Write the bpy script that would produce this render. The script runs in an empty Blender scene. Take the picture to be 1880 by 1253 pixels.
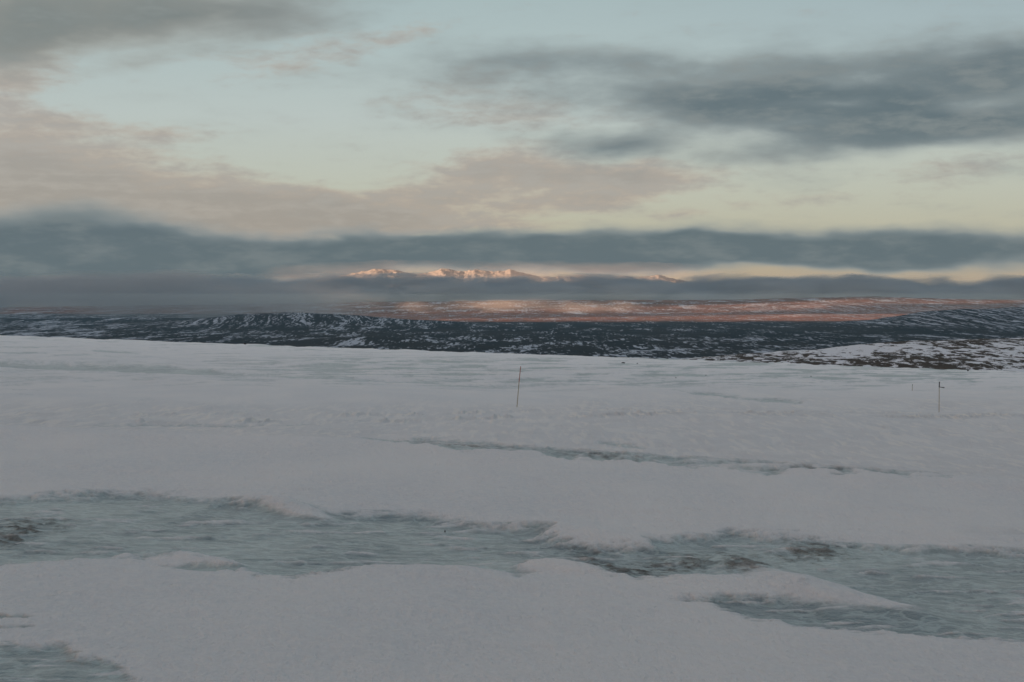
import bpy, math, random
import numpy as np
from mathutils import Vector, Matrix

R = math.radians
scene = bpy.context.scene
COL = scene.collection
rng = np.random.default_rng(7)
random.seed(7)

# ------------------------------------------------------------------ camera
F = 2611.1          # focal length in photo pixels (50 mm on a 36 mm sensor, 1880 px wide)
CX, CY, YH = 940.0, 626.5, 552.0
PITCH = math.atan((CY - YH) / F)
cam_d = bpy.data.cameras.new("camera")
cam_d.lens = 50
cam_d.sensor_width = 36
cam_d.clip_start = 0.1
cam_d.clip_end = 120000
cam = bpy.data.objects.new("camera", cam_d)
COL.objects.link(cam)
cam.location = (0, 0, 0)
cam.rotation_euler = (R(90) - PITCH, 0, 0)
scene.camera = cam

# ------------------------------------------------------------------ exposure and render settings
EXPO = 2.0
vs = scene.view_settings
vs.view_transform = 'Standard'
vs.look = 'None'
vs.gamma = 1.0
vs.exposure = EXPO
vs.use_curve_mapping = False
scene.render.engine = 'CYCLES'
cy = scene.cycles
cy.use_denoising = True
cy.max_bounces = 5
cy.diffuse_bounces = 2
cy.glossy_bounces = 2
cy.transmission_bounces = 2
cy.volume_bounces = 2
cy.transparent_max_bounces = 8
cy.volume_step_rate = 1.0
cy.volume_max_steps = 128
cy.sample_clamp_indirect = 4.0

# ------------------------------------------------------------------ sun and sky
SUN_EL = 3.5
SUN_SIDE = 50.0       # degrees left of straight behind the camera
sd = Vector((-math.sin(R(SUN_SIDE)) * math.cos(R(SUN_EL)), -math.cos(R(SUN_SIDE)) * math.cos(R(SUN_EL)), math.sin(R(SUN_EL))))
sun_d = bpy.data.lights.new("sun", 'SUN')
sun_d.energy = 5.0
sun_d.angle = R(0.5)
sun_d.color = (1.0, 0.58, 0.34)
sun = bpy.data.objects.new("sun", sun_d)
COL.objects.link(sun)
sun.rotation_euler = sd.to_track_quat('Z', 'Y').to_euler()
sun.location = (0, 0, 50)


def lin(r, g, b):
    def f(c):
        c /= 255.0
        return c / 12.92 if c <= 0.04045 else ((c + 0.055) / 1.055) ** 2.4
    return (f(r), f(g), f(b))


def skyc(r, g, b, k=1.0):          # a sky radiance that shows as this colour at the exposure above
    s = k / (2 ** EXPO)
    return tuple(c * s for c in lin(r, g, b)) + (1.0,)


class NT:
    """small helper to write node trees"""
    def __init__(self, tree):
        self.t = tree
        self.x = 0

    def n(self, kind, **props):
        nd = self.t.nodes.new(kind)
        nd.location = (self.x, 0)
        self.x += 40
        for k, v in props.items():
            setattr(nd, k, v)
        return nd

    def put(self, sock, v):
        if v is None:
            return
        if isinstance(v, bpy.types.NodeSocket):
            self.t.links.new(v, sock)
        else:
            if hasattr(sock, 'default_value') and not isinstance(v, (int, float)):
                v = tuple(v)
                L = len(sock.default_value)
                if L == 4 and len(v) == 3:
                    v = v + (1.0,)
            sock.default_value = v

    def math(self, op, a, b=None, c=None, clamp=False):
        m = self.n('ShaderNodeMath', operation=op, use_clamp=clamp)
        for i, v in enumerate((a, b, c)):
            self.put(m.inputs[i], v)
        return m.outputs[0]

    def vmath(self, op, a, b=None):
        m = self.n('ShaderNodeVectorMath', operation=op)
        self.put(m.inputs[0], a)
        if b is not None:
            self.put(m.inputs[1], b)
        return m.outputs[0]

    def mix(self, f, a, b, blend='MIX'):
        m = self.n('ShaderNodeMix', data_type='RGBA', blend_type=blend, clamp_factor=True)
        self.put(m.inputs[0], f)
        self.put(m.inputs[6], a)
        self.put(m.inputs[7], b)
        return m.outputs[2]

    def step(self, v, lo, hi, a=0.0, b=1.0):
        m = self.n('ShaderNodeMapRange', interpolation_type='SMOOTHSTEP')
        self.put(m.inputs[0], v)
        for i, q in enumerate((lo, hi, a, b)):
            self.put(m.inputs[1 + i], q)
        return m.outputs[0]

    def noise(self, vec, scale, detail=4, rough=0.5, dist=0.0):
        m = self.n('ShaderNodeTexNoise')
        self.put(m.inputs['Vector'], vec)
        m.inputs['Scale'].default_value = scale
        m.inputs['Detail'].default_value = detail
        m.inputs['Roughness'].default_value = rough
        m.inputs['Distortion'].default_value = dist
        return m.outputs[0]

    def mapping(self, vec, loc=(0, 0, 0), rot=(0, 0, 0), scale=(1, 1, 1), kind='POINT'):
        m = self.n('ShaderNodeMapping', vector_type=kind)
        self.put(m.inputs[0], vec)
        m.inputs[1].default_value = loc
        m.inputs[2].default_value = rot
        m.inputs[3].default_value = scale
        return m.outputs[0]

    def attr(self, name):
        return self.n('ShaderNodeAttribute', attribute_name=name).outputs['Fac']

    def ramp(self, f, stops, interp='B_SPLINE'):
        m = self.n('ShaderNodeValToRGB')
        cr = m.color_ramp
        cr.interpolation = interp
        while len(cr.elements) < len(stops):
            cr.elements.new(0.5)
        for e, (p, c) in zip(cr.elements, stops):
            e.position = p
            e.color = c if len(c) == 4 else tuple(c) + (1,)
        self.put(m.inputs[0], f)
        return m.outputs[0]


def px_dir(x, y):
    """direction of a photo pixel -> azimuth, elevation (radians)"""
    v = Vector(((x - CX) / F, 1.0, -(y - CY) / F))
    v = Matrix.Rotation(-PITCH, 3, 'X') @ v
    return math.atan2(v.x, v.y), math.atan2(v.z, math.hypot(v.x, v.y))


world = bpy.data.worlds.new("World")
scene.world = world
world.use_nodes = True
wt = world.node_tree
wt.nodes.clear()
W = NT(wt)
tc = W.n('ShaderNodeTexCoord')
sep = W.n('ShaderNodeSeparateXYZ')
W.put(sep.inputs[0], tc.outputs['Generated'])
az = W.math('ARCTAN2', sep.outputs[0], sep.outputs[1])
el = W.math('ARCSINE', sep.outputs[2])
cmb = W.n('ShaderNodeCombineXYZ')
W.put(cmb.inputs[0], az)
W.put(cmb.inputs[1], el)
ae = cmb.outputs[0]

# clear air of the sky: Nishita under a thin bright veil that is yellower low down
nish = W.n('ShaderNodeTexSky', sky_type='NISHITA')
nish.sun_disc = False
nish.sun_elevation = R(SUN_EL)
nish.sun_rotation = R(180.0 + SUN_SIDE)
nish.altitude = 400
nish.air_density = 1.0
nish.dust_density = 1.5
nish.ozone_density = 1.0
nish_c = W.mix(1.0, nish.outputs[0], (0.08, 0.08, 0.08, 1), 'MULTIPLY')


def elp(y):
    return max(0.0, math.atan((YH - y) / F) / R(30.0))


el01 = W.math('DIVIDE', el, R(30.0), clamp=True)
veil_col = W.ramp(el01, [
    (0.0, skyc(178, 158, 138)),
    (elp(505), skyc(182, 167, 145)),
    (elp(430), skyc(183, 180, 162)),
    (elp(340), skyc(186, 190, 179)),
    (elp(220), skyc(184, 194, 192)),
    (elp(100), skyc(174, 189, 190)),
    (elp(0), skyc(167, 184, 186)),
    (1.0, skyc(138, 156, 166))], 'LINEAR')
# right-hand side is a little bluer and duller
rightness = W.step(az, -0.05, 0.42)
veil_col = W.mix(W.math('MULTIPLY', rightness, W.step(el, R(5), R(12), 0.1, 0.5)), veil_col, skyc(148, 164, 174))
sky_c = W.mix(0.93, nish_c, veil_col)

# warp so that no cloud has a clean outline
wv = W.mapping(ae, scale=(6.0, 15.0, 1.0))
wn = W.n('ShaderNodeTexNoise')
W.put(wn.inputs['Vector'], wv)
wn.inputs['Scale'].default_value = 1.6
wn.inputs['Detail'].default_value = 3
wn.inputs['Roughness'].default_value = 0.55
woff = W.vmath('SUBTRACT', wn.outputs['Color'], (0.5, 0.5, 0.5))
woff = W.vmath('MULTIPLY', woff, (0.10, 0.030, 0.0))
aew = W.vmath('ADD', ae, woff)


def blobs(lst):
    tot = None
    for (x, y, rx, ry, rot, amp) in lst:
        a0, e0 = px_dir(x, y)
        v = W.mapping(aew, loc=(a0, e0, 0), rot=(0, 0, R(rot)), scale=(rx / F, ry / F, 1.0), kind='TEXTURE')
        g = W.n('ShaderNodeTexGradient', gradient_type='SPHERICAL')
        W.put(g.inputs[0], v)
        tot = W.math('MULTIPLY_ADD', g.outputs[1], amp, tot if tot is not None else 0.0)
    return tot


PINK = [
    (40, 270, 330, 110, 0, 1.0), (120, 345, 420, 85, 0, 1.0), (400, 372, 460, 70, 0, 0.9), (700, 392, 420, 50, -2, 0.8),
    (10, 150, 150, 80, 0, 0.7), (110, 195, 110, 34, 0, -0.6), (330, 190, 200, 40, 0, -0.3), (60, 80, 120, 40, 0, 0.5), (170, 430, 600, 60, 0, 0.9), (300, 240, 160, 35, 10, 0.35), (650, 420, 500, 40, 0, 0.7),
    (900, 315, 250, 58, 9, 1.0), (1170, 325, 260, 50, 0, 1.0), (1040, 372, 170, 26, 0, 0.7), (1000, 345, 300, 50, 4, 0.5),
    (560, 95, 260, 50, 10, 0.45), (740, 60, 130, 30, 20, 0.22), (900, 180, 300, 60, 0, 0.35), (1000, 212, 260, 26, -3, 0.4),
    (1230, 395, 90, 22, 0, 0.45), (1800, 318, 220, 40, 0, 0.55), (1340, 375, 110, 16, 0, 0.4), (1500, 360, 240, 40, 0, 0.25),
    (900, 505, 300, 30, 0, 0.4),
]
DARK = [
    (60, -10, 560, 120, 4, 0.95), (330, 30, 520, 70, 9, 0.7), (0, 100, 170, 110, 0, 0.5), (250, 118, 130, 24, 12, 0.45), (520, 60, 260, 40, 14, 0.35),
    (1480, 165, 980, 125, 0, 0.62), (1840, 150, 640, 135, 0, 0.62), (1780, 232, 460, 62, 0, 0.65), (1300, 182, 430, 40, 0, 0.45), (950, 125, 500, 64, -2, 0.42),
    (1600, 262, 300, 40, 0, 0.45), (1500, 205, 420, 44, 0, 0.3), (1850, 100, 420, 40, 0, 0.3), (1200, 110, 420, 34, 0, 0.2),
    (1125, 264, 190, 44, 6, 0.75), (1800, 186, 150, 24, 0, -0.5), (1510, 190, 80, 20, 0, -0.3), (1330, 285, 360, 40, 0, 0.3),
    (1850, 320, 190, 34, 0, 0.5), (1420, 330, 300, 24, 0, 0.25),
    (60, 420, 250, 60, 0, 0.7), (250, 560, 500, 22, 0, 0.4),
    (80, 450, 380, 85, 0, 1.1), (350, 482, 600, 66, 0, 1.1), (800, 462, 720, 46, 0, 1.0), (1270, 455, 560, 56, 0, 1.1),
    (1680, 456, 430, 48, 0, 0.9), (1080, 470, 900, 36, 0, 0.6), (1450, 462, 600, 36, 0, 0.5), (1900, 465, 260, 34, 0, 0.6),
    (60, 530, 700, 70, 0, 1.0), (100, 575, 800, 50, 0, 0.9), (520, 500, 330, 44, 0, 0.5),
    (450, 520, 160, 14, 0, -0.5), (700, 540, 800, 30, 0, 0.3), (1400, 540, 900, 30, 0, 0.5),
]
fine = W.noise(W.mapping(ae, rot=(0, 0, -0.10), scale=(9.0, 30.0, 1.0)), 1.7, 5, 0.50, 0.15)
fine0 = W.math('SUBTRACT', fine, 0.5)
puff = W.noise(W.mapping(ae, rot=(0, 0, -0.12), scale=(14.0, 46.0, 1.0)), 3.8, 6, 0.60, 0.2)
puff0 = W.math('SUBTRACT', puff, 0.5)
streak = W.noise(W.mapping(ae, loc=(3, 0, 0), scale=(5.0, 60.0, 1.0)), 2.0, 4, 0.5, 0.1)
streak0 = W.math('SUBTRACT', streak, 0.5)

# cloud deck over everything higher than the picture, with gaps
deck = W.step(el, R(13.0), R(24.0))

pf = blobs(PINK)
pf = W.math('MULTIPLY_ADD', fine0, 0.9, pf)
pf = W.math('MULTIPLY_ADD', puff0, 1.1, pf)
pd = W.step(pf, 0.05, 0.80)
pink_c = W.mix(W.step(pf, 0.35, 1.25), skyc(182, 166, 153), skyc(153, 145, 140))
pink_c = W.mix(W.step(W.math('ADD', streak0, puff0), -0.15, 0.25), pink_c, skyc(166, 158, 152))
c1 = W.mix(W.math('MULTIPLY', pd, 0.74), sky_c, pink_c)

df = blobs(DARK)
df = W.math('MULTIPLY_ADD', deck, 1.0, df)
df = W.math('MULTIPLY_ADD', fine0, 0.85, df)
df = W.math('MULTIPLY_ADD', puff0, 0.28, df)
dd = W.step(df, -0.06, 0.95)
dark_b = W.mix(W.step(df, 0.3, 1.3), skyc(138, 148, 150), skyc(93, 109, 116))
dark_w = W.mix(W.step(df, 0.3, 1.3), skyc(158, 157, 150), skyc(120, 128, 127))
dark_c = W.mix(W.math('MAXIMUM', W.step(az, -0.28, 0.0), W.step(el, R(7), R(3.5))), dark_w, dark_b)
dark_c = W.mix(W.math('MULTIPLY', W.step(W.math('ADD', fine0, W.math('MULTIPLY', puff0, 0.6)), -0.10, 0.26), W.step(el, R(3), R(7), 0.30, 0.52)), dark_c, skyc(146, 152, 150))
dark_c = W.mix(W.math('MULTIPLY', deck, 0.85), dark_c, skyc(155, 165, 175))
c2 = W.mix(W.math('MULTIPLY', dd, 0.95), c1, dark_c)

sx_, sy_ = sd.x / math.hypot(sd.x, sd.y), sd.y / math.hypot(sd.x, sd.y)
dotv = W.math('ADD', W.math('MULTIPLY', sep.outputs[0], sx_), W.math('MULTIPLY', sep.outputs[1], sy_))
glow = W.math('MULTIPLY', W.step(dotv, 0.1, 0.95), W.step(el, R(48), R(12)))
glow = W.math('MULTIPLY', glow, W.step(fine0, 0.45, -0.2, 0.55, 1.0))
c2 = W.mix(W.math('MULTIPLY', glow, 0.9), c2, skyc(255, 200, 165, 1.15))
bg = W.n('ShaderNodeBackground')
W.put(bg.inputs[0], c2)
bg.inputs[1].default_value = 1.0
wo = W.n('ShaderNodeOutputWorld')
wt.links.new(bg.outputs[0], wo.inputs[0])

# ------------------------------------------------------------------ numpy noise
PERM = rng.permutation(4096).astype(np.int64)
GA = rng.uniform(0, 2 * np.pi, 4096)
GX, GY = np.cos(GA), np.sin(GA)


def perlin(x, y, seed=0):
    xi = np.floor(x).astype(np.int64)
    yi = np.floor(y).astype(np.int64)
    xf = x - xi
    yf = y - yi
    u = xf * xf * xf * (xf * (xf * 6 - 15) + 10)
    v = yf * yf * yf * (yf * (yf * 6 - 15) + 10)

    def g(ix, iy, fx, fy):
        h = PERM[(PERM[(ix + seed * 57) & 4095] + iy) & 4095]
        return GX[h] * fx + GY[h] * fy
    a = g(xi, yi, xf, yf)
    b = g(xi + 1, yi, xf - 1, yf)
    c = g(xi, yi + 1, xf, yf - 1)
    d = g(xi + 1, yi + 1, xf - 1, yf - 1)
    return (a + (b - a) * u) * (1 - v) + (c + (d - c) * u) * v


def fbm(x, y, octv=4, seed=0, gain=0.5, lac=2.03):
    s = np.zeros_like(x)
    a = 1.0
    for i in range(octv):
        s += a * perlin(x, y, seed + i)
        x = x * lac + 13.7
        y = y * lac + 7.1
        a *= gain
    return s


def ridged(x, y, octv=4, seed=0, gain=0.5, lac=2.07):
    s = np.zeros_like(x)
    a = 1.0
    for i in range(octv):
        s += a * (1 - 2.0 * np.abs(perlin(x, y, seed + i)))
        x = x * lac + 13.7
        y = y * lac + 7.1
        a *= gain
    return s


def sst(x, lo, hi):
    t = np.clip((x - lo) / (hi - lo), 0, 1)
    return t * t * (3 - 2 * t)


def grid_mesh(name, X, Y, Z, mat, attrs=None, kind='structure', wrap=False):
    nr, nc = X.shape
    me = bpy.data.meshes.new(name)
    co = np.stack([X, Y, Z], -1).reshape(-1, 3).astype(np.float32)
    idx = np.arange(nr * nc).reshape(nr, nc)
    if wrap:
        idx = np.concatenate([idx, idx[:, :1]], 1)
    q = np.stack([idx[:-1, :-1], idx[:-1, 1:], idx[1:, 1:], idx[1:, :-1]], -1).reshape(-1, 4)
    me.vertices.add(len(co))
    me.vertices.foreach_set('co', co.ravel())
    me.loops.add(q.size)
    me.loops.foreach_set('vertex_index', q.ravel().astype(np.int32))
    me.polygons.add(len(q))
    me.polygons.foreach_set('loop_start', np.arange(0, q.size, 4, dtype=np.int32))
    me.polygons.foreach_set('use_smooth', np.ones(len(q), dtype=bool))
    me.update(calc_edges=True)
    for k, v in (attrs or {}).items():
        at = me.attributes.new(k, 'FLOAT', 'POINT')
        at.data.foreach_set('value', np.ascontiguousarray(v, dtype=np.float32).ravel())
    # make sure that the faces look up
    if me.polygons[len(q) // 2].normal.z < 0:
        me.flip_normals()
    me.materials.append(mat)
    o = bpy.data.objects.new(name, me)
    COL.objects.link(o)
    if kind:
        o['kind'] = kind
    return o


def new_mat(name):
    m = bpy.data.materials.new(name)
    m.use_nodes = True
    m.node_tree.nodes.clear()
    N = NT(m.node_tree)
    out = N.n('ShaderNodeOutputMaterial')
    return m, N, out


def principled(N, out, color, rough=0.6, spec=0.3, normal=None, **kw):
    p = N.n('ShaderNodeBsdfPrincipled')
    N.put(p.inputs['Base Color'], color)
    N.put(p.inputs['Roughness'], rough)
    N.put(p.inputs['Specular IOR Level'], spec)
    if normal is not None:
        N.put(p.inputs['Normal'], normal)
    for k, v in kw.items():
        N.put(p.inputs[k], v)
    N.t.links.new(p.outputs[0], out.inputs['Surface'])
    return p


def bump(N, h, strength, dist, normal=None):
    b = N.n('ShaderNodeBump')
    N.put(b.inputs['Height'], h)
    N.put(b.inputs['Strength'], strength)
    b.inputs['Distance'].default_value = dist
    if normal is not None:
        N.put(b.inputs['Normal'], normal)
    return b.outputs[0]


# ------------------------------------------------------------------ the snow field
EYE = 2.5
PA, PB = 0.0339, 0.0356           # the field falls away from the camera and to the right


def plane_z(X, Y):
    return -EYE - PA * Y - PB * X


def ground_at(px, py):
    """photo pixel -> point of the mean snow surface"""
    v = Vector(((px - CX) / F, 1.0, -(py - CY) / F))
    v = Matrix.Rotation(-PITCH, 3, 'X') @ v
    t = -EYE / (v.z + PA * v.y + PB * v.x)
    return v.x * t, v.y * t


def to_px(X, Y, Z):
    c, s = math.cos(PITCH), math.sin(PITCH)
    yy = Y * c - Z * s
    zz = Y * s + Z * c
    yy = np.where(yy < 0.5, 0.5, yy)
    return CX + F * X / yy, CY - F * zz / yy


def poly_sd(px, py, pts, ys=2.5):
    """signed distance in photo pixels (positive inside), with heights weighted by ys"""
    P = np.array(pts, float)
    P[:, 1] *= ys
    y = py * ys
    d = np.full(px.shape, 1e9)
    inside = np.zeros(px.shape, bool)
    n = len(P)
    for i in range(n):
        a, b = P[i], P[(i + 1) % n]
        e = b - a
        wx, wy = px - a[0], y - a[1]
        t = np.clip((wx * e[0] + wy * e[1]) / (e @ e + 1e-9), 0, 1)
        d = np.minimum(d, np.hypot(wx - e[0] * t, wy - e[1] * t))
        c = (a[1] <= y) != (b[1] <= y)
        if abs(e[1]) > 1e-9:
            xi = a[0] + (y - a[1]) / e[1] * e[0]
            inside ^= c & (px < xi)
    return np.where(inside, d, -d)


ICE = {
    'strip': [(-1100, 938), (-300, 920), (0, 912), (100, 905), (200, 901), (300, 908), (420, 920), (520, 930), (650, 938), (800, 942), (880, 958),
              (960, 966), (1010, 973), (992, 982), (1060, 998), (1120, 1008), (1120, 1042), (1060, 1036), (1000, 1030), (950, 1035), (985, 1050), (950, 1062),
              (860, 1054), (790, 1044), (700, 1046), (620, 1054), (540, 1061), (470, 1054), (400, 1034), (330, 1022), (210, 1026),
              (120, 1040), (0, 1052), (-160, 1060), (-500, 1040), (-1100, 985)],
    'rough': [(1010, 992), (1090, 1000), (1200, 1006), (1180, 992), (1335, 978), (1490, 991), (1660, 1005), (1780, 1010), (1880, 1016),
              (2150, 1034), (2500, 1068), (2900, 1120), (2500, 1180), (2150, 1194), (1880, 1181), (1720, 1172), (1600, 1160), (1460, 1148), (1390, 1140), (1300, 1108),
              (1225, 1101), (1330, 1092), (1420, 1094), (1470, 1086), (1380, 1078), (1250, 1070), (1110, 1052), (1060, 1034)],
    'corner': [(-700, 1215), (-300, 1178), (0, 1185), (60, 1187), (120, 1189), (150, 1208), (210, 1214), (240, 1234), (262, 1262), (230, 1330), (60, 1420), (-500, 1380)],
    'corner_b': [(-60, 1133), (0, 1135), (70, 1141), (0, 1144), (-60, 1144)],
    'corner_c': [(-60, 1156), (0, 1157), (72, 1156), (40, 1162), (-60, 1166)],
    'sliver': [(300, 1040), (360, 1040), (440, 1046), (430, 1052), (350, 1047)],
    'mid': [(640, 822), (720, 817), (800, 818), (900, 828), (1000, 838), (1100, 846), (1200, 853), (1300, 863), (1500, 871), (1700, 880),
            (1770, 889), (1760, 896), (1550, 889), (1400, 884), (1270, 875), (1150, 864), (1050, 862), (950, 851), (840, 845), (740, 834)],
    'mid_b': [(1100, 822), (1140, 821), (1185, 830), (1150, 832)],
    'far': [(-60, 660), (0, 662), (150, 667), (300, 673), (480, 688), (720, 704), (720, 707), (470, 698), (300, 687), (150, 677), (0, 671), (-60, 668)],
    'far_b': [(1235, 718), (1310, 722), (1380, 730), (1480, 735), (1470, 739), (1390, 736), (1320, 728), (1260, 725)],
    'far_c': [(-20, 714), (40, 715), (75, 719), (20, 718)],
    'far_d': [(20, 728), (60, 729), (90, 733), (30, 732)],
    'far_e': [(90, 712), (165, 714), (140, 717), (100, 716)],
    'line': [(60, 776), (250, 773), (480, 777), (620, 780), (480, 782), (250, 779)],
    'line_b': [(255, 738), (284, 738), (280, 740), (262, 740)],
}
SOFT = {'line': 0.55, 'mid': 1.0, 'far': 0.8, 'mid_b': 0.6, 'far_e': 0.5, 'far_b': 0.9, 'far_c': 0.9, 'far_d': 0.9}

dense = np.linspace(R(-28), R(28), 1500)
rest = np.linspace(R(28), R(332), 130)[1:-1]
TH = np.concatenate([dense, rest])
near_r = np.geomspace(0.6, 9.2, 24)[:-1]
mid_r = 1.0 / np.linspace(1 / 9.2, 1 / 700.0, 860)
far_r = np.geomspace(700, 2600, 40)[1:]
RR = np.concatenate([near_r, mid_r, far_r])
RRg, THg = np.meshgrid(RR, TH, indexing='ij')
ang = np.abs((THg + np.pi) % (2 * np.pi) - np.pi)
kk = 1 - sst(ang, R(32), R(75)) * 0.97
RRg = np.where(RRg > 120, 120 + (RRg - 120) * kk, RRg)
X = RRg * np.sin(THg)
Y = RRg * np.cos(THg)
Z = plane_z(X, np.where(Y < 0, Y * 0.3, Y))
PX, PY = to_px(X, Y, Z)
front = (Y > 3) & (ang < R(40))
PX = np.where(front, PX, -5000)

icem = np.zeros_like(X)
ew = fbm(X * 0.9, Y * 0.35, 4, 11) * 14 + fbm(X * 3.1, Y * 1.1, 3, 21) * 7
ew *= np.clip(20 / np.maximum(RRg, 1), 0.12, 1.2)
ew2 = fbm(PX / 40.0, PY / 4.0, 5, 31, 0.6) * 17
sdmax = np.full(X.shape, -1e9)
for k, pts in ICE.items():
    sd_ = poly_sd(PX, PY, pts) + ew + ew2 * (1.0 if k in ('strip', 'rough', 'corner') else 0.4) + (4.0 if k in ('mid', 'mid_b') else 0.0)
    w = 6.0 if k in ('strip', 'rough', 'corner') else 2.2
    icem = np.maximum(icem, sst(sd_, -w * 1.3, w * 3.4) * SOFT.get(k, 1.0))
    sdmax = np.maximum(sdmax, sd_)
# the middle strip breaks up towards the right
brk = sst(PX, 1150, 1450) * (1 - sst(np.abs(PY - 860), 45, 60))
icem *= 1 - brk * sst(fbm(PX / 60, PY / 5.0, 3, 41), -0.25, 0.25)
midz = (np.abs(PY - 855) < 50)
icem *= 1 - midz * 0.5 * sst(fbm(PX / 70.0, (PY - 0.06 * PX) / 3.5, 4, 43), -0.1, 0.35)
ice_bed = icem.copy()
# snow lying on parts of the ice
snowpatch = sst(fbm(PX / 150.0, PY / 7.0, 4, 51), 0.22, 0.55)
icem *= 1 - 0.62 * snowpatch * (PY > 890)
# thin glaze streaks far out
fs = fbm(PX / 130.0, PY / 2.8, 4, 61) + 0.35 * fbm(PX / 420.0, PY / 14.0, 2, 66)
fz = sst(PY, 650, 662) * (1 - sst(PY, 698, 722)) * (0.35 + 0.65 * sst(PX, 250, 800))
icem = np.maximum(icem, 0.95 * fz * sst(fs, -0.08, 0.34))
leftz = (1 - sst(PX, 500, 900)) * sst(PY, 618, 625) * (1 - sst(PY, 650, 665))
icem = np.maximum(icem, 0.6 * leftz * sst(fs, 0.15, 0.5))


def gauss(cx, cy_, sx, sy, rot=0.0):
    c, s = math.cos(R(rot)), math.sin(R(rot))
    dx, dy = PX - cx, PY - cy_
    u = (dx * c + dy * s) / sx
    v = (-dx * s + dy * c) / sy
    return np.exp(-(u * u + v * v))


# old drifts standing out of the ice, with their heights in metres
mounds = 0.24 * gauss(1480, 1083, 110, 24, 14) + 0.10 * gauss(1330, 1072, 110, 18, 6) + 0.15 * gauss(1650, 1120, 120, 14, 10)
mounds += 0.13 * gauss(545, 938, 60, 9, 9) + 0.10 * gauss(480, 926, 60, 8, 8)
mounds += 0.12 * gauss(390, 1034, 90, 10, 8) + 0.14 * gauss(850, 1056, 130, 14, 4)
mounds += 0.14 * gauss(1120, 990, 110, 10, 8) + 0.10 * gauss(1010, 965, 90, 8, 5) + 0.10 * gauss(1040, 1042, 90, 10, 10)
mounds += 0.16 * gauss(1330, 1032, 80, 8, 5)
moundm = (gauss(1465, 1080, 120, 24, 14) + gauss(545, 940, 75, 8, 9) + 0.9 * gauss(1600, 1108, 110, 12, 12) * 0.8
          + gauss(1300, 1078, 120, 14, 6) + 0.9 * gauss(1100, 988, 100, 8, 8) + gauss(400, 1030, 60, 6, 8))
icem *= 1 - 0.95 * sst(moundm, 0.25, 0.7)

dirt = (gauss(1380, 1043, 50, 9, 5) + 0.75 * gauss(1240, 1036, 55, 14, 4) + 0.8 * gauss(1500, 1008, 60, 14, 4) + 0.7 * gauss(1110, 1030, 80, 16, 22)
        + 0.5 * gauss(1180, 1046, 60, 8, 12) + 0.45 * gauss(1350, 1018, 150, 14, 0) + 0.9 * gauss(20, 982, 45, 18, -12) + 0.5 * gauss(80, 958, 80, 16, 0)
        + 0.5 * gauss(1300, 1106, 60, 6, 8) + 0.7 * gauss(860, 834, 130, 8, 4) + 0.7 * gauss(1120, 858, 90, 6, 3) + 0.5 * gauss(1500, 880, 150, 6, 3))
dirt *= 0.35 + 0.9 * sst(fbm(PX / 34.0, (PY - 0.12 * PX) / 5.0, 4, 71), -0.35, 0.5)
dirt = np.clip(dirt, 0, 1.2)
# crust churned up by the snow-vehicle track and its neighbours
track_y = 763 + 0.004 * (PX - 400) + 3 * np.sin(PX / 260.0)
edge_y = 793 + 0.058 * PX
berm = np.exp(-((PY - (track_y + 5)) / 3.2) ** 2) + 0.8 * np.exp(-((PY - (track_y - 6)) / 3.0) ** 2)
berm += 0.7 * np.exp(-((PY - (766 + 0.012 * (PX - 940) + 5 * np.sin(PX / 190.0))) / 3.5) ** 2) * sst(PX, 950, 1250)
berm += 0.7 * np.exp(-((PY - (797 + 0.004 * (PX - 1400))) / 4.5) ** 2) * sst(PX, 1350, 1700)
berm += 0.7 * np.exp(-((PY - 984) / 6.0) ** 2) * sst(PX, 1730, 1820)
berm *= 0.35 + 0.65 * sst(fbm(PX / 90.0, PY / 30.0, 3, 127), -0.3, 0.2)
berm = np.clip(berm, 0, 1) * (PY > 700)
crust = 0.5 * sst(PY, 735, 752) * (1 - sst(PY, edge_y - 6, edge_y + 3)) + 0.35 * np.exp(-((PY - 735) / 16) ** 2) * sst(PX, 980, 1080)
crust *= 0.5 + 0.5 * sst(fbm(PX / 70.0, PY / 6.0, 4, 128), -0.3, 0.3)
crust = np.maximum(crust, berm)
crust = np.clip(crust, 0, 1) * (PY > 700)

# relief
atten = np.clip(RRg / 60, 0.05, 3)
Z += 0.17 * fbm(X / 20, Y / 24, 3, 81) * np.clip(RRg / 25, 0.2, 2.5)
smooth = sst(PY, 795 + 0.05 * PX, 845 + 0.05 * PX) * (1 - icem)
lip = np.exp(-((PY - (792 + 0.058 * PX)) / 12) ** 2) * (PX > -900)
Z += 0.20 * lip
Z += 0.048 * ridged(X * 0.28 + Y * 0.1, Y * 0.75, 4, 97, 0.5) * (1 - 0.8 * icem) * sst(RRg, 6, 20)
Z += 0.020 * fbm(X * 0.8, Y * 0.5, 4, 91) + 0.008 * fbm(X * 3.4, Y * 2.2, 4, 95)
depth = 0.055 * np.clip(RRg / 18, 0.6, 2.5)
Z -= depth * (0.75 * ice_bed + 0.25 * icem) * (0.6 + 0.4 * sst(sdmax, 0, 40))
Z += 0.62 * mounds
ripple = ridged(X * 1.5 + 0.35 * fbm(X, Y, 2, 15), Y * 1.15, 4, 101, 0.55)
Z += icem * (0.012 * ripple) * (RRg < 60)
Z += dirt * icem * 0.022 * ridged(X * 2.6, Y * 2.0, 4, 111, 0.6)
cl = perlin(X * 4.1, Y * 0.6, 121) + 0.8 * perlin(X * 8.3, Y * 1.0, 123) + 0.4 * perlin(X * 0.6, Y * 0.4, 124)
Z += berm * 0.055 * sst(cl, 0.0, 0.6) + crust * (0.06 * sst(cl, 0.15, 0.7) + 0.04 * fbm(X * 1.2, Y * 0.8, 3, 125))
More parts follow.
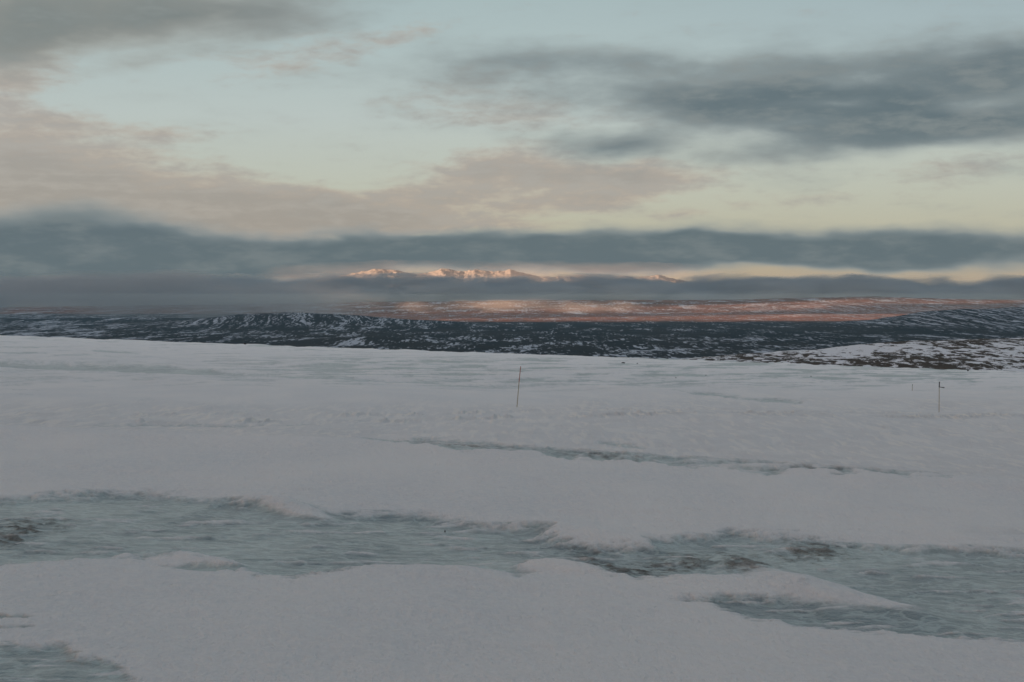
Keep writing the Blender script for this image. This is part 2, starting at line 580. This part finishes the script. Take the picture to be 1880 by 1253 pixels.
# beyond the edge the field rolls over and drops into the valley
Z += 0.55 * fbm(THg * 55, RRg / 60, 4, 133) * sst(RRg, 330, 650)
edge_r = 700 + 40 * fbm(THg * 9, THg * 0 + 0.3, 3, 131)
over = np.maximum(RRg - edge_r, 0)
Z -= np.where(over > 0, 0.00035 * over ** 2 / (1 + over / 900.0), 0)

snow_m, N, out = new_mat("snow and ice")
pos = N.n('ShaderNodeNewGeometry').outputs['Position']
ice = N.attr('ice')
dirt_a = N.attr('dirt')
crust_a = N.attr('crust')
n_pit = N.noise(N.mapping(pos, scale=(9.0, 5.0, 9.0)), 1.0, 6, 0.66)
n_fine = N.noise(N.mapping(pos, scale=(24.0, 12.0, 24.0)), 1.0, 5, 0.62)
n_spk = N.step(N.math('MULTIPLY_ADD', n_fine, 0.6, N.math('MULTIPLY', n_pit, 0.4)), 0.40, 0.62)
n_big = N.noise(N.mapping(pos, scale=(0.35, 0.16, 0.35)), 1.0, 4, 0.5)
snow_col = N.mix(N.step(n_big, 0.35, 0.65), (0.92, 0.91, 0.905), (0.845, 0.855, 0.87))
snow_col = N.mix(N.math('MULTIPLY', N.step(n_pit, 0.42, 0.7), 0.5), snow_col, (0.92, 0.885, 0.85))
snow_col = N.mix(N.math('MULTIPLY', N.step(n_big, 0.25, 0.7, 0.25, 1.0), 0.34), snow_col, N.mix(n_spk, (0.70, 0.71, 0.74), (0.97, 0.96, 0.95)))
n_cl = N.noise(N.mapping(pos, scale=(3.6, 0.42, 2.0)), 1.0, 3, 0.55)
clod_lit_c = N.mix(N.step(n_cl, 0.52, 0.58), (0.70, 0.69, 0.69), (0.99, 0.93, 0.85))  # warm low light painted onto the clods, snow between them darkened
snow_col = N.mix(N.math('MULTIPLY', crust_a, 0.8), snow_col, clod_lit_c)
# ice with frozen ripples
rp = N.noise(N.mapping(pos, scale=(1.5, 1.9, 2.0), rot=(0, 0, 0.12)), 1.7, 6, 0.56, 0.35)
rp2 = N.noise(N.mapping(pos, scale=(0.55, 0.28, 0.5)), 1.0, 5, 0.55, 0.4)
vein = N.math('ABSOLUTE', N.math('SUBTRACT', rp, 0.5))
ice_col = N.mix(N.step(rp2, 0.35, 0.65), (0.135, 0.195, 0.215), (0.31, 0.38, 0.38))
ice_col = N.mix(N.math('MULTIPLY', N.step(vein, 0.06, 0.0), 0.38), ice_col, (0.56, 0.68, 0.66))
ice_col = N.mix(N.math('MULTIPLY', N.step(rp, 0.55, 0.72), 0.6), ice_col, (0.15, 0.215, 0.225))
dn = N.noise(N.mapping(pos, scale=(9, 6, 9)), 1.0, 6, 0.65)
dm = N.math('MULTIPLY', N.step(N.math('ADD', dirt_a, N.math('MULTIPLY', N.math('SUBTRACT', dn, 0.5), 1.6)), 0.18, 0.95), 0.85)
ice_col = N.mix(dm, ice_col, (0.085, 0.073, 0.055))
edge_n = N.math('MULTIPLY', N.math('SUBTRACT', N.noise(N.mapping(pos, scale=(2.6, 2.2, 4)), 1.0, 8, 0.68), 0.5), 2.6)
edge_w = N.math('MULTIPLY', N.math('MULTIPLY', ice, N.math('SUBTRACT', 1.0, ice)), 4.0)
im = N.math('MULTIPLY_ADD', edge_n, edge_w, ice, clamp=True)
col = N.mix(im, snow_col, ice_col)
hgt = N.math('MULTIPLY_ADD', n_fine, 0.6, N.math('MULTIPLY', n_pit, 1.0))
hs = N.math('MULTIPLY', hgt, N.math('SUBTRACT', 1.0, N.math('MULTIPLY', im, 0.75)))
hh = N.math('MULTIPLY_ADD', N.math('MULTIPLY', rp, im), 1.1, hs)
hh = N.math('MULTIPLY_ADD', N.math('MULTIPLY', dn, dm), 1.0, hh)
nrm = bump(N, hh, 1.0, 0.12)
rough = N.math('MULTIPLY_ADD', im, -0.32, 0.65)
rough = N.math('MULTIPLY_ADD', dm, 0.3, rough)
principled(N, out, col, rough, 0.5, nrm, **{'Sheen Weight': 0.18, 'Sheen Roughness': 0.5})

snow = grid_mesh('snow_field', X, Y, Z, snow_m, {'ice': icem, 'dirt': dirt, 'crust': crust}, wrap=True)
SNOW_XYZ = (X, Y, Z)


def snow_z(x, y):
    """height of the built snow surface at the nearest grid node"""
    r, t = math.hypot(x, y), math.atan2(x, y)
    i = int(np.argmin(np.abs(RR - r)))
    j = int(np.argmin(np.abs(dense - t)))
    return float(Z_SNOW[i, j])


Z_SNOW = Z.copy()


# ------------------------------------------------------------------ land materials
def land_material(name, dark, dark2, snow_c, cov, sx, sy, gully=False, rot=0.0, soft=0.05):
    m, N, out = new_mat(name)
    pos = N.n('ShaderNodeNewGeometry').outputs['Position']
    p2 = N.mapping(pos, rot=(0, 0, rot), scale=(1 / sx, 1 / sy, 1 / sx * 0.6))
    n1 = N.noise(p2, 1.0, 7, 0.62, 0.3)
    n2 = N.noise(N.mapping(pos, scale=(1 / (sx * 9), 1 / (sy * 5), 0)), 1.0, 3, 0.5)
    v = N.math('MULTIPLY_ADD', N.math('SUBTRACT', n2, 0.5), 0.8, n1)
    v = N.math('ADD', v, N.attr('snowy'))
    mask = N.step(v, 0.5 + cov - soft, 0.5 + cov + soft)
    if gully:
        sp = N.n('ShaderNodeSeparateXYZ')
        N.put(sp.inputs[0], pos)
        u = N.math('MULTIPLY_ADD', sp.outputs[2], 2.2, sp.outputs[0])
        u = N.math('MULTIPLY_ADD', n2, 90.0, u)
        cb = N.n('ShaderNodeCombineXYZ')
        N.put(cb.inputs[0], N.math('DIVIDE', u, 7.5))
        N.put(cb.inputs[1], N.math('DIVIDE', sp.outputs[1], 900.0))
        N.put(cb.inputs[2], N.math('DIVIDE', sp.outputs[2], 40.0))
        g = N.noise(cb.outputs[0], 1.0, 5, 0.6, 0.6)
        g = N.math('MULTIPLY_ADD', N.math('SUBTRACT', n1, 0.5), 0.8, g)
        gm = N.step(g, 0.52, 0.60)
        mask = N.mix(N.attr('gully'), mask, gm)
    n3 = N.noise(N.mapping(pos, scale=(1 / 240, 1 / 900, 0)), 1.0, 4, 0.6)
    dcol = N.mix(N.step(n3, 0.38, 0.62), dark, dark2)
    dcol = N.mix(N.attr('sunlit_heath'), dcol, N.mix(n3, (0.30, 0.125, 0.075), (0.19, 0.095, 0.06)))  # brighter orange stands in for low sun on the tundra
    col = N.mix(mask, dcol, snow_c)
    principled(N, out, col, 0.9, 0.05)
    return m


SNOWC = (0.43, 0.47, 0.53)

# ------------------------------------------------------------------ the valley plain with its near hills
VZ = -80.0
uu = np.linspace(-0.56, 0.56, 900)
rr = 1.0 / np.linspace(1 / 1500.0, 1 / 8300.0, 420)
Yv, Uv = np.meshgrid(rr, uu, indexing='ij')
Xv = Yv * Uv
Zv = np.full_like(Xv, VZ)
Zv += 4.0 * fbm(Xv / 260, Yv / 420, 5, 201) * sst(Yv, 1500, 3000) + 2.2 * ridged(Xv / 120, Yv / 240, 3, 207)
PXv = CX + F * Uv


def ridge(d0, width, pts, seed, rough=0.12):
    """a rise whose skyline passes through photo points (x, y) at distance d0"""
    p = np.array(pts, float)
    prof = np.interp(PXv, p[:, 0], p[:, 1], left=p[0, 1], right=p[-1, 1])
    top = -(prof - YH) / F * d0 - VZ
    top = np.maximum(top, 0)
    fall = np.exp(-((Yv - d0) / width) ** 2)
    wob = 1 + rough * fbm(Xv / 180, Yv / 180, 4, seed)
    return top * fall * wob


hillL = ridge(4300, 420, [(150, 601), (330, 590), (430, 578), (520, 574), (600, 576), (700, 584), (850, 592), (980, 600), (1100, 605)], 211)
hillR = ridge(4100, 480, [(1340, 605), (1480, 597), (1600, 588), (1690, 574), (1760, 568), (1880, 565), (2100, 560)], 215)
hillF = ridge(5300, 260, [(-600, 588), (0, 586), (260, 583), (420, 587), (600, 596)], 219)
hump = ridge(6600, 350, [(1180, 590), (1400, 582), (1470, 577), (1560, 578), (1650, 583), (1800, 588)], 223)
knoll = ridge(2700, 200, [(480, 632), (600, 621), (680, 617), (780, 622), (900, 634)], 227)
Zv = np.maximum.reduce([Zv, VZ + hillL, VZ + hillR, VZ + hillF, VZ + hump, VZ + knoll]) + 0.0
Zv += 0.8 * fbm(Xv / 60, Yv / 90, 3, 231)
gul = np.clip(sst(hillL, 6, 20) + sst(hillR, 8, 22) + sst(hump, 5, 14), 0, 1)
snowy = 0.06 * sst(2600 - Yv, 0, 900) - 0.05 * sst(Yv, 2800, 3600) * (1 - sst(Yv, 5200, 6000)) * sst(PXv, 500, 900)
snowy += 0.05 * sst(-PXv, -450, 0)
snowy -= 0.05 * sst(hillF, 4, 14) * (Yv < 5600)
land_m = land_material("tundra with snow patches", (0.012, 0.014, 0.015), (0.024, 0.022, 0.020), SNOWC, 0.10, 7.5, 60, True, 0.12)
sunlit_heath = sst(Yv + 120 * fbm(Xv / 300, Yv / 300, 3, 233), 5000, 5700) * sst(PXv, 480, 720)  # sunlit tone painted into the ground beyond the shade edge
cut = int(np.argmin(np.abs(rr - 5600.0)))
YCUT = float(rr[cut])
n0, n1_ = slice(0, cut + 1), slice(cut, None)
grid_mesh('valley_plain', Xv[n0], Yv[n0], Zv[n0], land_m, {'gully': gul[n0], 'snowy': snowy[n0], 'sunlit_heath': sunlit_heath[n0]})
Y2 = Yv.copy()
Y2[cut] += 1.6
grid_mesh('far_plain', Xv[n1_], Y2[n1_], Zv[n1_], land_m, {'gully': gul[n1_], 'snowy': snowy[n1_], 'sunlit_heath': sunlit_heath[n1_]})

# ------------------------------------------------------------------ far lit foothills, beyond the valley
uf = np.linspace(-0.56, 0.56, 900)
yf_ = np.linspace(8900, 14500, 160)
Yf, Uf = np.meshgrid(yf_, uf, indexing='ij')
Xf = Yf * Uf
PXf = CX + F * Uf
t = (Yf - 8900) / 5600
sky_y = np.interp(PXf, [-600, 0, 500, 700, 1000, 1350, 1500, 1600, 1700, 1800, 1900, 2400], [566, 566, 560, 556, 553, 552, 548, 546, 549, 552, 552, 552])
topz = -(sky_y - YH) / F * 13500
Zf = -88 + (topz + 88) * sst(t, 0.02, 0.85) + 5 * ridged(Xf / 500, Yf / 500, 4, 241) * sst(t, 0, 0.3) - 60 * sst(t, 0.86, 1.0)
# darker ridge on the right, shaded by the cloud added behind the camera
Zf += 26 * np.exp(-((PXf - 1640) / 260) ** 2) * np.exp(-((Yf - 10400) / 700) ** 2) * (1 + 0.2 * fbm(Xf / 200, Yf / 200, 3, 245))
gulf = np.exp(-((PXf - 1640) / 280) ** 2) * np.exp(-((Yf - 10000) / 900) ** 2)
foot_m = land_material("brown moor with snow streaks", (0.14, 0.07, 0.046), (0.22, 0.105, 0.068), SNOWC, 0.075, 20, 130, True, 0.1)
grid_mesh('foothills', Xf, Yf, Zf, foot_m, {'gully': np.clip(gulf * 1.3, 0, 1), 'snowy': np.zeros_like(Xf)})

# ------------------------------------------------------------------ rocky hillside at the right, just past the snow edge
uh = np.linspace(0.09, 0.52, 700)
yh_ = np.linspace(860, 1750, 260)
Yh, Uh = np.meshgrid(yh_, uh, indexing='ij')
Xh = Yh * Uh
PXh = CX + F * Uh
toph = np.interp(PXh, [1170, 1290, 1400, 1500, 1600, 1680, 1760, 1880, 2300], [672, 660, 654, 646, 637, 630, 627, 624, 612])
zt = -(toph - YH) / F * 1450
base = plane_z(Xh, Yh) - 16
Zh = base + (zt - base) * sst(Yh, 870, 1450) - 60 * sst(Yh, 1480, 1750)
Zh += 1.5 * fbm(Xh / 60, Yh / 90, 4, 251) + 0.9 * ridged(Xh / 26 + Yh / 160, Yh / 40, 4, 255, 0.55)
hm, N, out = new_mat("rock and moss under thin snow")
pos = N.n('ShaderNodeNewGeometry').outputs['Position']
n1 = N.noise(N.mapping(pos, rot=(0, 0, -0.10), scale=(1 / 11, 1 / 30, 1 / 3)), 1.0, 9, 0.70, 0.4)
n2 = N.noise(N.mapping(pos, scale=(1 / 110, 1 / 260, 0)), 1.0, 3, 0.5)
v = N.math('MULTIPLY_ADD', N.math('SUBTRACT', n2, 0.5), 0.55, n1)
mk = N.step(v, 0.50, 0.55)
rc = N.mix(N.noise(N.mapping(pos, scale=(1 / 12, 1 / 12, 1 / 12)), 1.0, 4, 0.6), (0.022, 0.016, 0.011), (0.10, 0.07, 0.045))
hc = N.mix(mk, (0.70, 0.71, 0.74), rc)
principled(N, out, hc, 0.9, 0.05)
grid_mesh('rocky_hillside', Xh, Yh, Zh, hm)

# ------------------------------------------------------------------ the snow mountains
um = np.linspace(-0.20, 0.16, 760)
ym = np.linspace(22500, 28500, 190)
Ym, Um = np.meshgrid(ym, um, indexing='ij')
Xm = Ym * Um
PXm = CX + F * Um
D0 = 26000
prof = np.interp(PXm, [430, 560, 640, 690, 730, 765, 790, 815, 832, 850, 872, 900, 920, 937, 958, 985, 1020, 1050, 1072, 1100, 1122, 1140, 1165, 1190, 1208, 1235, 1300, 1380],
                 [545, 531, 514, 504, 507, 514, 510, 503, 507, 509, 505, 509, 508, 505, 511, 517, 519, 517, 515, 520, 522, 516, 520, 518, 515, 522, 534, 548])
topm = -(prof - 9 - YH) / F * D0 + 60
f = 1 - np.abs(Ym - D0) / 3500
f = np.clip(f, 0, 1)
spur = ridged(Xm / 420, Ym / 1500, 5, 261, 0.55)
Zm = -60 + topm * (f ** 1.15) * (1 + 0.16 * (spur - 1.0) * (1 - f) * 2) + 20 * (ridged(Xm / 210, Ym / 420, 5, 265, 0.6) - 1) * f
mm, N, out = new_mat("mountain snow and rock")
geo = N.n('ShaderNodeNewGeometry')
pos = geo.outputs['Position']
n1 = N.noise(N.mapping(pos, scale=(1 / 170, 1 / 900, 1 / 60)), 1.0, 6, 0.65, 0.4)
mk = N.step(n1, 0.58, 0.68)
mc = N.mix(N.math('MULTIPLY', mk, 0.6), (0.23, 0.225, 0.22), (0.13, 0.12, 0.11))
principled(N, out, mc, 0.9, 0.05)
grid_mesh('mountain_range', Xm, Ym, Zm, mm)

# ------------------------------------------------------------------ unseen ridge added behind the camera to keep the near land in shade
xs = np.linspace(-26000, 9000, 320)
ys = np.linspace(-9500, -2500, 50)
Yb, Xb = np.meshgrid(ys, xs, indexing='ij')
reach = 5250.0
RB = 6000.0
hb = math.tan(R(SUN_EL)) * (reach + RB) / math.cos(R(SUN_SIDE)) + VZ
hb = hb + 390 * sst(-Xb, 14200, 15700)  # crest raised to shade the left cloud bank
Zb = -60 + (hb + 60) * np.exp(-((Yb + RB) / 1300) ** 2) + 14 * fbm(Xb / 420, Yb / 420, 4, 271)
shade_ridge_m = land_material("dark snowy shade ridge", (0.05, 0.045, 0.04), (0.07, 0.06, 0.05), SNOWC, -0.05, 60, 120)
grid_mesh('hill', Xb, Yb, Zb, shade_ridge_m, {'snowy': np.zeros_like(Xb), 'gully': np.zeros_like(Xb)})


# ------------------------------------------------------------------ unseen cloud slab added behind the camera to shade cloud banks and foothills
def shade_height(Yd, z, back):
    # height over the plane Y = -back of the sun ray through a point (Yd, z)
    return z + (Yd + back) / math.cos(R(SUN_SIDE)) * math.tan(R(SUN_EL))


BK = 14000.0
shift = math.tan(R(SUN_SIDE))
cx_ = np.linspace(-48000, 6000, 260)
cv = np.linspace(0, 2 * np.pi, 20, endpoint=False)
Vc, Xc = np.meshgrid(cv, cx_, indexing='ij')
lo_ = shade_height(16000, -270, BK) + 0 * Xc
lo_ = np.where(True, lo_ - 600 * sst(-Xc, 19000 + 9500, 19900 + 9500), lo_)
lo_ = lo_ - 430 * sst(Xc, -26900, -26300) * (1 - sst(Xc, -22500, -20500))  # lower edge bulges down to shade the right foothills
lo_ += 50 * fbm(Xc / 1500, Xc * 0 + 0.5, 3, 281)
hi_ = shade_height(16000, 420, BK) + 40 * fbm(Xc / 1800, Xc * 0 + 2.5, 3, 285)
Zc = 0.5 * (lo_ + hi_) + 0.5 * (hi_ - lo_) * np.sin(Vc)
Yc = -BK + 350 * np.cos(Vc) * (1 + 0.3 * fbm(Xc / 900, Vc, 3, 289))
shade_cloud_m, N, out = new_mat("thick grey cloud")  # opaque surface of the added cloud that blocks the sun
principled(N, out, (0.7, 0.72, 0.75), 1.0, 0.0)
shade_cloud_o = grid_mesh('added_shade_cloud', Xc.T, Yc.T, Zc.T, shade_cloud_m, kind='stuff', wrap=True)

# ------------------------------------------------------------------ haze
def box_mesh(name, x0, x1, y0, y1, z0, z1, mat):
    vv = [(x0, y0, z0), (x1, y0, z0), (x1, y1, z0), (x0, y1, z0), (x0, y0, z1), (x1, y0, z1), (x1, y1, z1), (x0, y1, z1)]
    ff = [(3, 2, 1, 0), (4, 5, 6, 7), (0, 1, 5, 4), (1, 2, 6, 5), (2, 3, 7, 6), (3, 0, 4, 7)]
    me = bpy.data.meshes.new(name)
    me.from_pydata(vv, [], ff)
    me.materials.append(mat)
    o = bpy.data.objects.new(name, me)
    COL.objects.link(o)
    return o


hz, N, out = new_mat("pale air")
pv = N.n('ShaderNodeVolumePrincipled')
pv.inputs['Color'].default_value = (0.40, 0.72, 0.95, 1)
pv.inputs['Density'].default_value = 3.2e-5
N.t.links.new(pv.outputs[0], out.inputs['Volume'])
zmin = min(float(Z_SNOW.min()), float(Zv.min()), float(Zh.min()), float(Zf.min())) - 1.0
haze = box_mesh('haze', -5400, 5400, -350, YCUT + 0.8, zmin, 22.0, hz)
haze['kind'] = 'stuff'


# ------------------------------------------------------------------ cloud banks (volumes of their own depth)
def cloud_volume(name, x0, y0, x1, y1, dist0, dist1, depth, density, color, label, nscale=1.0, thresh=(0.0, 0.6), seed=0, aniso=0.0, tilt=0.0):
    """a flattened lumpy bank filling photo box (x0..x1, y0..y1), from distance dist0 at its left end to dist1 at its right end"""
    dm = 0.5 * (dist0 + dist1)
    xa, xb = (x0 - CX) / F * dist0, (x1 - CX) / F * dist1
    za, zb = (YH - y1) / F * dm, (YH - y0) / F * dm
    cx_, cz_ = 0.5 * (xa + xb), 0.5 * (za + zb)
    L, H = 0.5 * math.hypot(xb - xa, dist1 - dist0), 0.5 * (zb - za)
    nu, nv = 96, 24
    th = np.linspace(0, np.pi, nu)
    ph = np.linspace(0, 2 * np.pi, nv, endpoint=False)
    T, P = np.meshgrid(th, ph, indexing='ij')
    body = np.sin(T) ** 0.35
    lump = 1 + 0.12 * fbm(T * 9, np.cos(P) * 2 + 5, 3, 300 + seed)
    vx = np.cos(T) * L
    vy = np.cos(P) * body * depth * lump
    vz = np.sign(np.sin(P)) * np.abs(np.sin(P)) ** 0.6 * body * H * lump
    verts = np.stack([vx, vy, vz], -1).reshape(-1, 3)
    faces = []
    for i in range(nu - 1):
        for j in range(nv):
            a, b = i * nv + j, i * nv + (j + 1) % nv
            faces.append((a, a + nv, b + nv, b))
    me = bpy.data.meshes.new(name)
    me.from_pydata(verts.tolist(), [], faces)
    vol = sum(Vector(verts[f[0]]).dot(Vector(verts[f[1]]).cross(Vector(verts[f[2]]))) for f in faces)
    if vol < 0:
        me.flip_normals()
    m, N, out = new_mat(name + " vapour")
    ob = N.n('ShaderNodeTexCoord').outputs['Object']
    nrmv = N.vmath('MULTIPLY', ob, (1 / L, 1 / depth, 1 / H))
    s = N.n('ShaderNodeSeparateXYZ')
    N.put(s.inputs[0], nrmv)
    rxy = N.math('ADD', N.math('POWER', N.math('ABSOLUTE', s.outputs[0]), 6.0), N.math('POWER', s.outputs[1], 2.0))
    rr_ = N.math('ADD', rxy, N.math('POWER', N.math('ABSOLUTE', s.outputs[2]), 1.6))
    prof = N.math('SUBTRACT', 1.0, rr_)
    n = N.noise(N.mapping(ob, loc=(seed * 31.0, 0, 0), scale=(1 / (700 * nscale), 1 / (700 * nscale), 1 / (190 * nscale))), 1.0, 6, 0.58, 0.3)
    fld = N.math('MULTIPLY_ADD', N.math('SUBTRACT', n, 0.5), 3.6, prof)
    dens = N.math('MULTIPLY', N.step(fld, thresh[0], thresh[1]), density)
    pv = N.n('ShaderNodeVolumePrincipled')
    pv.inputs['Color'].default_value = tuple(color) + (1,)
    pv.inputs['Anisotropy'].default_value = aniso
    N.put(pv.inputs['Density'], dens)
    N.t.links.new(pv.outputs[0], out.inputs['Volume'])
    me.materials.append(m)
    o = bpy.data.objects.new(name, me)
    COL.objects.link(o)
    o.location = (cx_, dm, cz_)
    o.rotation_euler = (0, tilt, math.atan2(dist1 - dist0, xb - xa))
    o['label'] = label
    o['category'] = 'cloud'
    return o


cloud_volume('cloud_bank', -420, 501, 2300, 584, 16000, 16000, 1100, 0.007, (0.42, 0.53, 0.61),
             'long low blue-grey cloud bank lying across the foot of the snowy mountains', 1.0, (0.1, 0.9), 1)
cloud_volume('cloud_bank', -900, 492, 720, 612, 6000, 6000, 330, 0.006, (0.60, 0.66, 0.70),
             'thick grey cloud mass sinking onto the dark plain at the left', 1.1, (0.1, 1.0), 2)
cloud_volume('cloud_veil', 480, 478, 1330, 545, 21000, 21000, 1500, 0.00017, (0.44, 0.45, 0.48),
             'thin peach-tinted veil of cloud around the snowy peaks', 1.3, (-0.2, 1.2), 4)
cloud_volume('mist_wisp', 700, 548, 1230, 580, 9500, 9500, 300, 0.0011, (0.72, 0.68, 0.65),
             'thin pinkish wisp of mist drifting low over the sunlit plain', 0.5, (0.1, 1.3), 3, 0.0, 0.012)


# ------------------------------------------------------------------ marker poles
def simple_mat(name, col, rough=0.7, var=0.3, scale=30):
    m, N, out = new_mat(name)
    pos = N.n('ShaderNodeTexCoord').outputs['Object']
    n = N.noise(N.mapping(pos, scale=(scale, scale, scale * 0.3)), 1.0, 4, 0.6)
    c2 = tuple(c * (1 - var) for c in col)
    principled(N, out, N.mix(n, c2, col), rough, 0.3)
    return m


bamboo = simple_mat("weathered bamboo", (0.36, 0.28, 0.18))
redp = simple_mat("faded red paint", (0.40, 0.13, 0.10))
blackp = simple_mat("black tape", (0.015, 0.014, 0.018))
rock_m = simple_mat("dark rock", (0.035, 0.032, 0.03), 0.9, 0.5, 6)


def tube(name, p0, p1, r0, r1, mat, parent=None, seg=10, rings=8, knots=False):
    p0, p1 = Vector(p0), Vector(p1)
    d = p1 - p0
    q = d.to_track_quat('Z', 'Y')
    vs_, fs_ = [], []
    for i in range(rings + 1):
        k = i / rings
        r = r0 + (r1 - r0) * k
        if knots and i % 2 == 1:
            r *= 1.12
        for j in range(seg):
            a = 2 * math.pi * j / seg
            vs_.append(p0 + d * k + q @ Vector((math.cos(a) * r, math.sin(a) * r, 0)))
    for i in range(rings):
        for j in range(seg):
            a, b = i * seg + j, i * seg + (j + 1) % seg
            fs_.append((a, b, b + seg, a + seg))
    fs_.append(tuple(range(seg))[::-1])
    fs_.append(tuple(rings * seg + j for j in range(seg)))
    me = bpy.data.meshes.new(name)
    me.from_pydata([tuple(v) for v in vs_], [], fs_)
    me.materials.append(mat)
    o = bpy.data.objects.new(name, me)
    COL.objects.link(o)
    o.parent = parent
    return o


def thing(name, loc, label, cat, group=None):
    o = bpy.data.objects.new(name, None)
    o.empty_display_size = 0.3
    COL.objects.link(o)
    o.location = loc
    o['label'] = label
    o['category'] = cat
    if group:
        o['group'] = group
    return o


def stand(px, py):
    x, y = ground_at(px, py)
    return x, y, snow_z(x, y)


POLES = 'thin marker poles standing in the snow'
x, y, z = stand(948, 749.5)
m1 = 2611.1 / y                                    # pixels of the photo per metre there
h1 = 75.5 / m1
p = thing('marker_pole', (x, y, z), 'thin leaning marker pole with a red upper half, in the middle of the snow field', 'pole', POLES)
lean = 8.0 / m1
tube('shaft', (0, 0, -0.3), (lean * 0.62, 0, h1 * 0.62), 0.016, 0.015, bamboo, p, knots=True)
tube('red_tip', (lean * 0.62, 0, h1 * 0.62), (lean, 0, h1), 0.017, 0.016, redp, p)

x, y, z = stand(1724, 758.5)
m2 = 2611.1 / y
h2 = 55.0 / m2
p = thing('marker_pole', (x, y, z), 'upright marker pole with a black cap and a drooping black side arm, at the right', 'pole', POLES)
tube('shaft', (0, 0, -0.3), (0, 0, h2 - 9 / m2), 0.016, 0.015, bamboo, p, knots=True)
tube('black_top', (0, 0, h2 - 9.5 / m2), (0.3 / m2, 0, h2), 0.026, 0.022, blackp, p)
tube('cap', (0, 0, h2 - 0.8 / m2), (0.6 / m2, 0, h2 + 0.5 / m2), 0.032, 0.030, blackp, p)
tube('side_arm', (0, 0, h2 - 9.0 / m2), (9.4 / m2, 0, h2 - 10.3 / m2), 0.016, 0.024, blackp, p)

x, y, z = stand(1675, 715.0)
m3 = 2611.1 / y
h3 = 11.0 / m3
p = thing('marker_pole', (x, y, z), 'short far grey stake barely showing against the snow, left of the black-capped pole', 'pole', POLES)
tube('shaft', (0, 0, -0.3), (0, 0, h3), 0.022, 0.020, bamboo, p, knots=True)
tube('black_top', (0, 0, h3 - 1.6 / m3), (0, 0, h3 + 0.3 / m3), 0.024, 0.023, blackp, p)


# ------------------------------------------------------------------ loose stones lying on the snow
def stone(px, py, w, h, seed, label, group):
    x, y, z = stand(px, py)
    k = y / F
    r = np.random.default_rng(900 + seed)
    nu, nv = 9, 12
    vs_, fs_ = [(0, 0, -0.4 * h * k)], []
    for i in range(1, nu):
        a = math.pi * i / nu - math.pi / 2
        for j in range(nv):
            b = 2 * math.pi * j / nv
            q = 1 + 0.22 * r.standard_normal() * 0.6
            vs_.append((math.cos(a) * math.cos(b) * w * k * 0.5 * q, math.cos(a) * math.sin(b) * w * k * 0.6 * q, (math.sin(a) * 0.7 + 0.2) * h * k * q))
    vs_.append((0.05 * w * k, 0, 0.85 * h * k))
    for j in range(nv):
        fs_.append((0, 1 + (j + 1) % nv, 1 + j))
    for i in range(nu - 2):
        for j in range(nv):
            a, b = 1 + i * nv + j, 1 + i * nv + (j + 1) % nv
            fs_.append((a, b, b + nv, a + nv))
    last = len(vs_) - 1
    for j in range(nv):
        fs_.append((last - nv + j, last - nv + (j + 1) % nv, last))
    me = bpy.data.meshes.new('stone')
    me.from_pydata(vs_, [], fs_)
    me.materials.append(rock_m)
    o = bpy.data.objects.new('stone', me)
    COL.objects.link(o)
    o.location = (x, y, z)
    o['label'] = label
    o['category'] = 'stone'
    o['group'] = group


SG = 'dark stones lying loose on the snow field'
stone(1144, 667.5, 6.5, 2.2, 1, 'widest stone, at the left end of the dark row on the far snow', SG)
stone(1156, 668.3, 2.2, 1.2, 2, 'tiny second stone from the left in the dark row on the far snow', SG)
stone(1163, 668.6, 3.0, 1.6, 3, 'third stone from the left in the dark row on far snow', SG)
stone(1170, 668.0, 3.2, 2.0, 4, 'rounded stone at the right end of the dark row on the far snow', SG)
stone(1241, 695.6, 2.2, 1.8, 5, 'lone dark stone on glazed snow, right of and below the dark row', SG)
stone(1296, 690.5, 1.8, 1.2, 6, 'very small stone on glazed snow right of the lone dark stone', SG)
stone(1489, 693.0, 2.0, 1.6, 7, 'small dark stone on the snow below the rocky hillside', SG)
stone(1777, 684.8, 3.0, 2.0, 8, 'dark stone right at the foot of the rocky hillside at far right', SG)
stone(450, 633.2, 5.0, 2.0, 9, 'flat dark stone near the far snow edge, left of centre', SG)
stone(191, 620.0, 7.0, 2.2, 10, 'long dark stone on the far snow edge at the left', SG)
stone(817, 969.0, 2.4, 4.0, 11, 'tiny dark upright stone frozen into the near blue ice', SG)
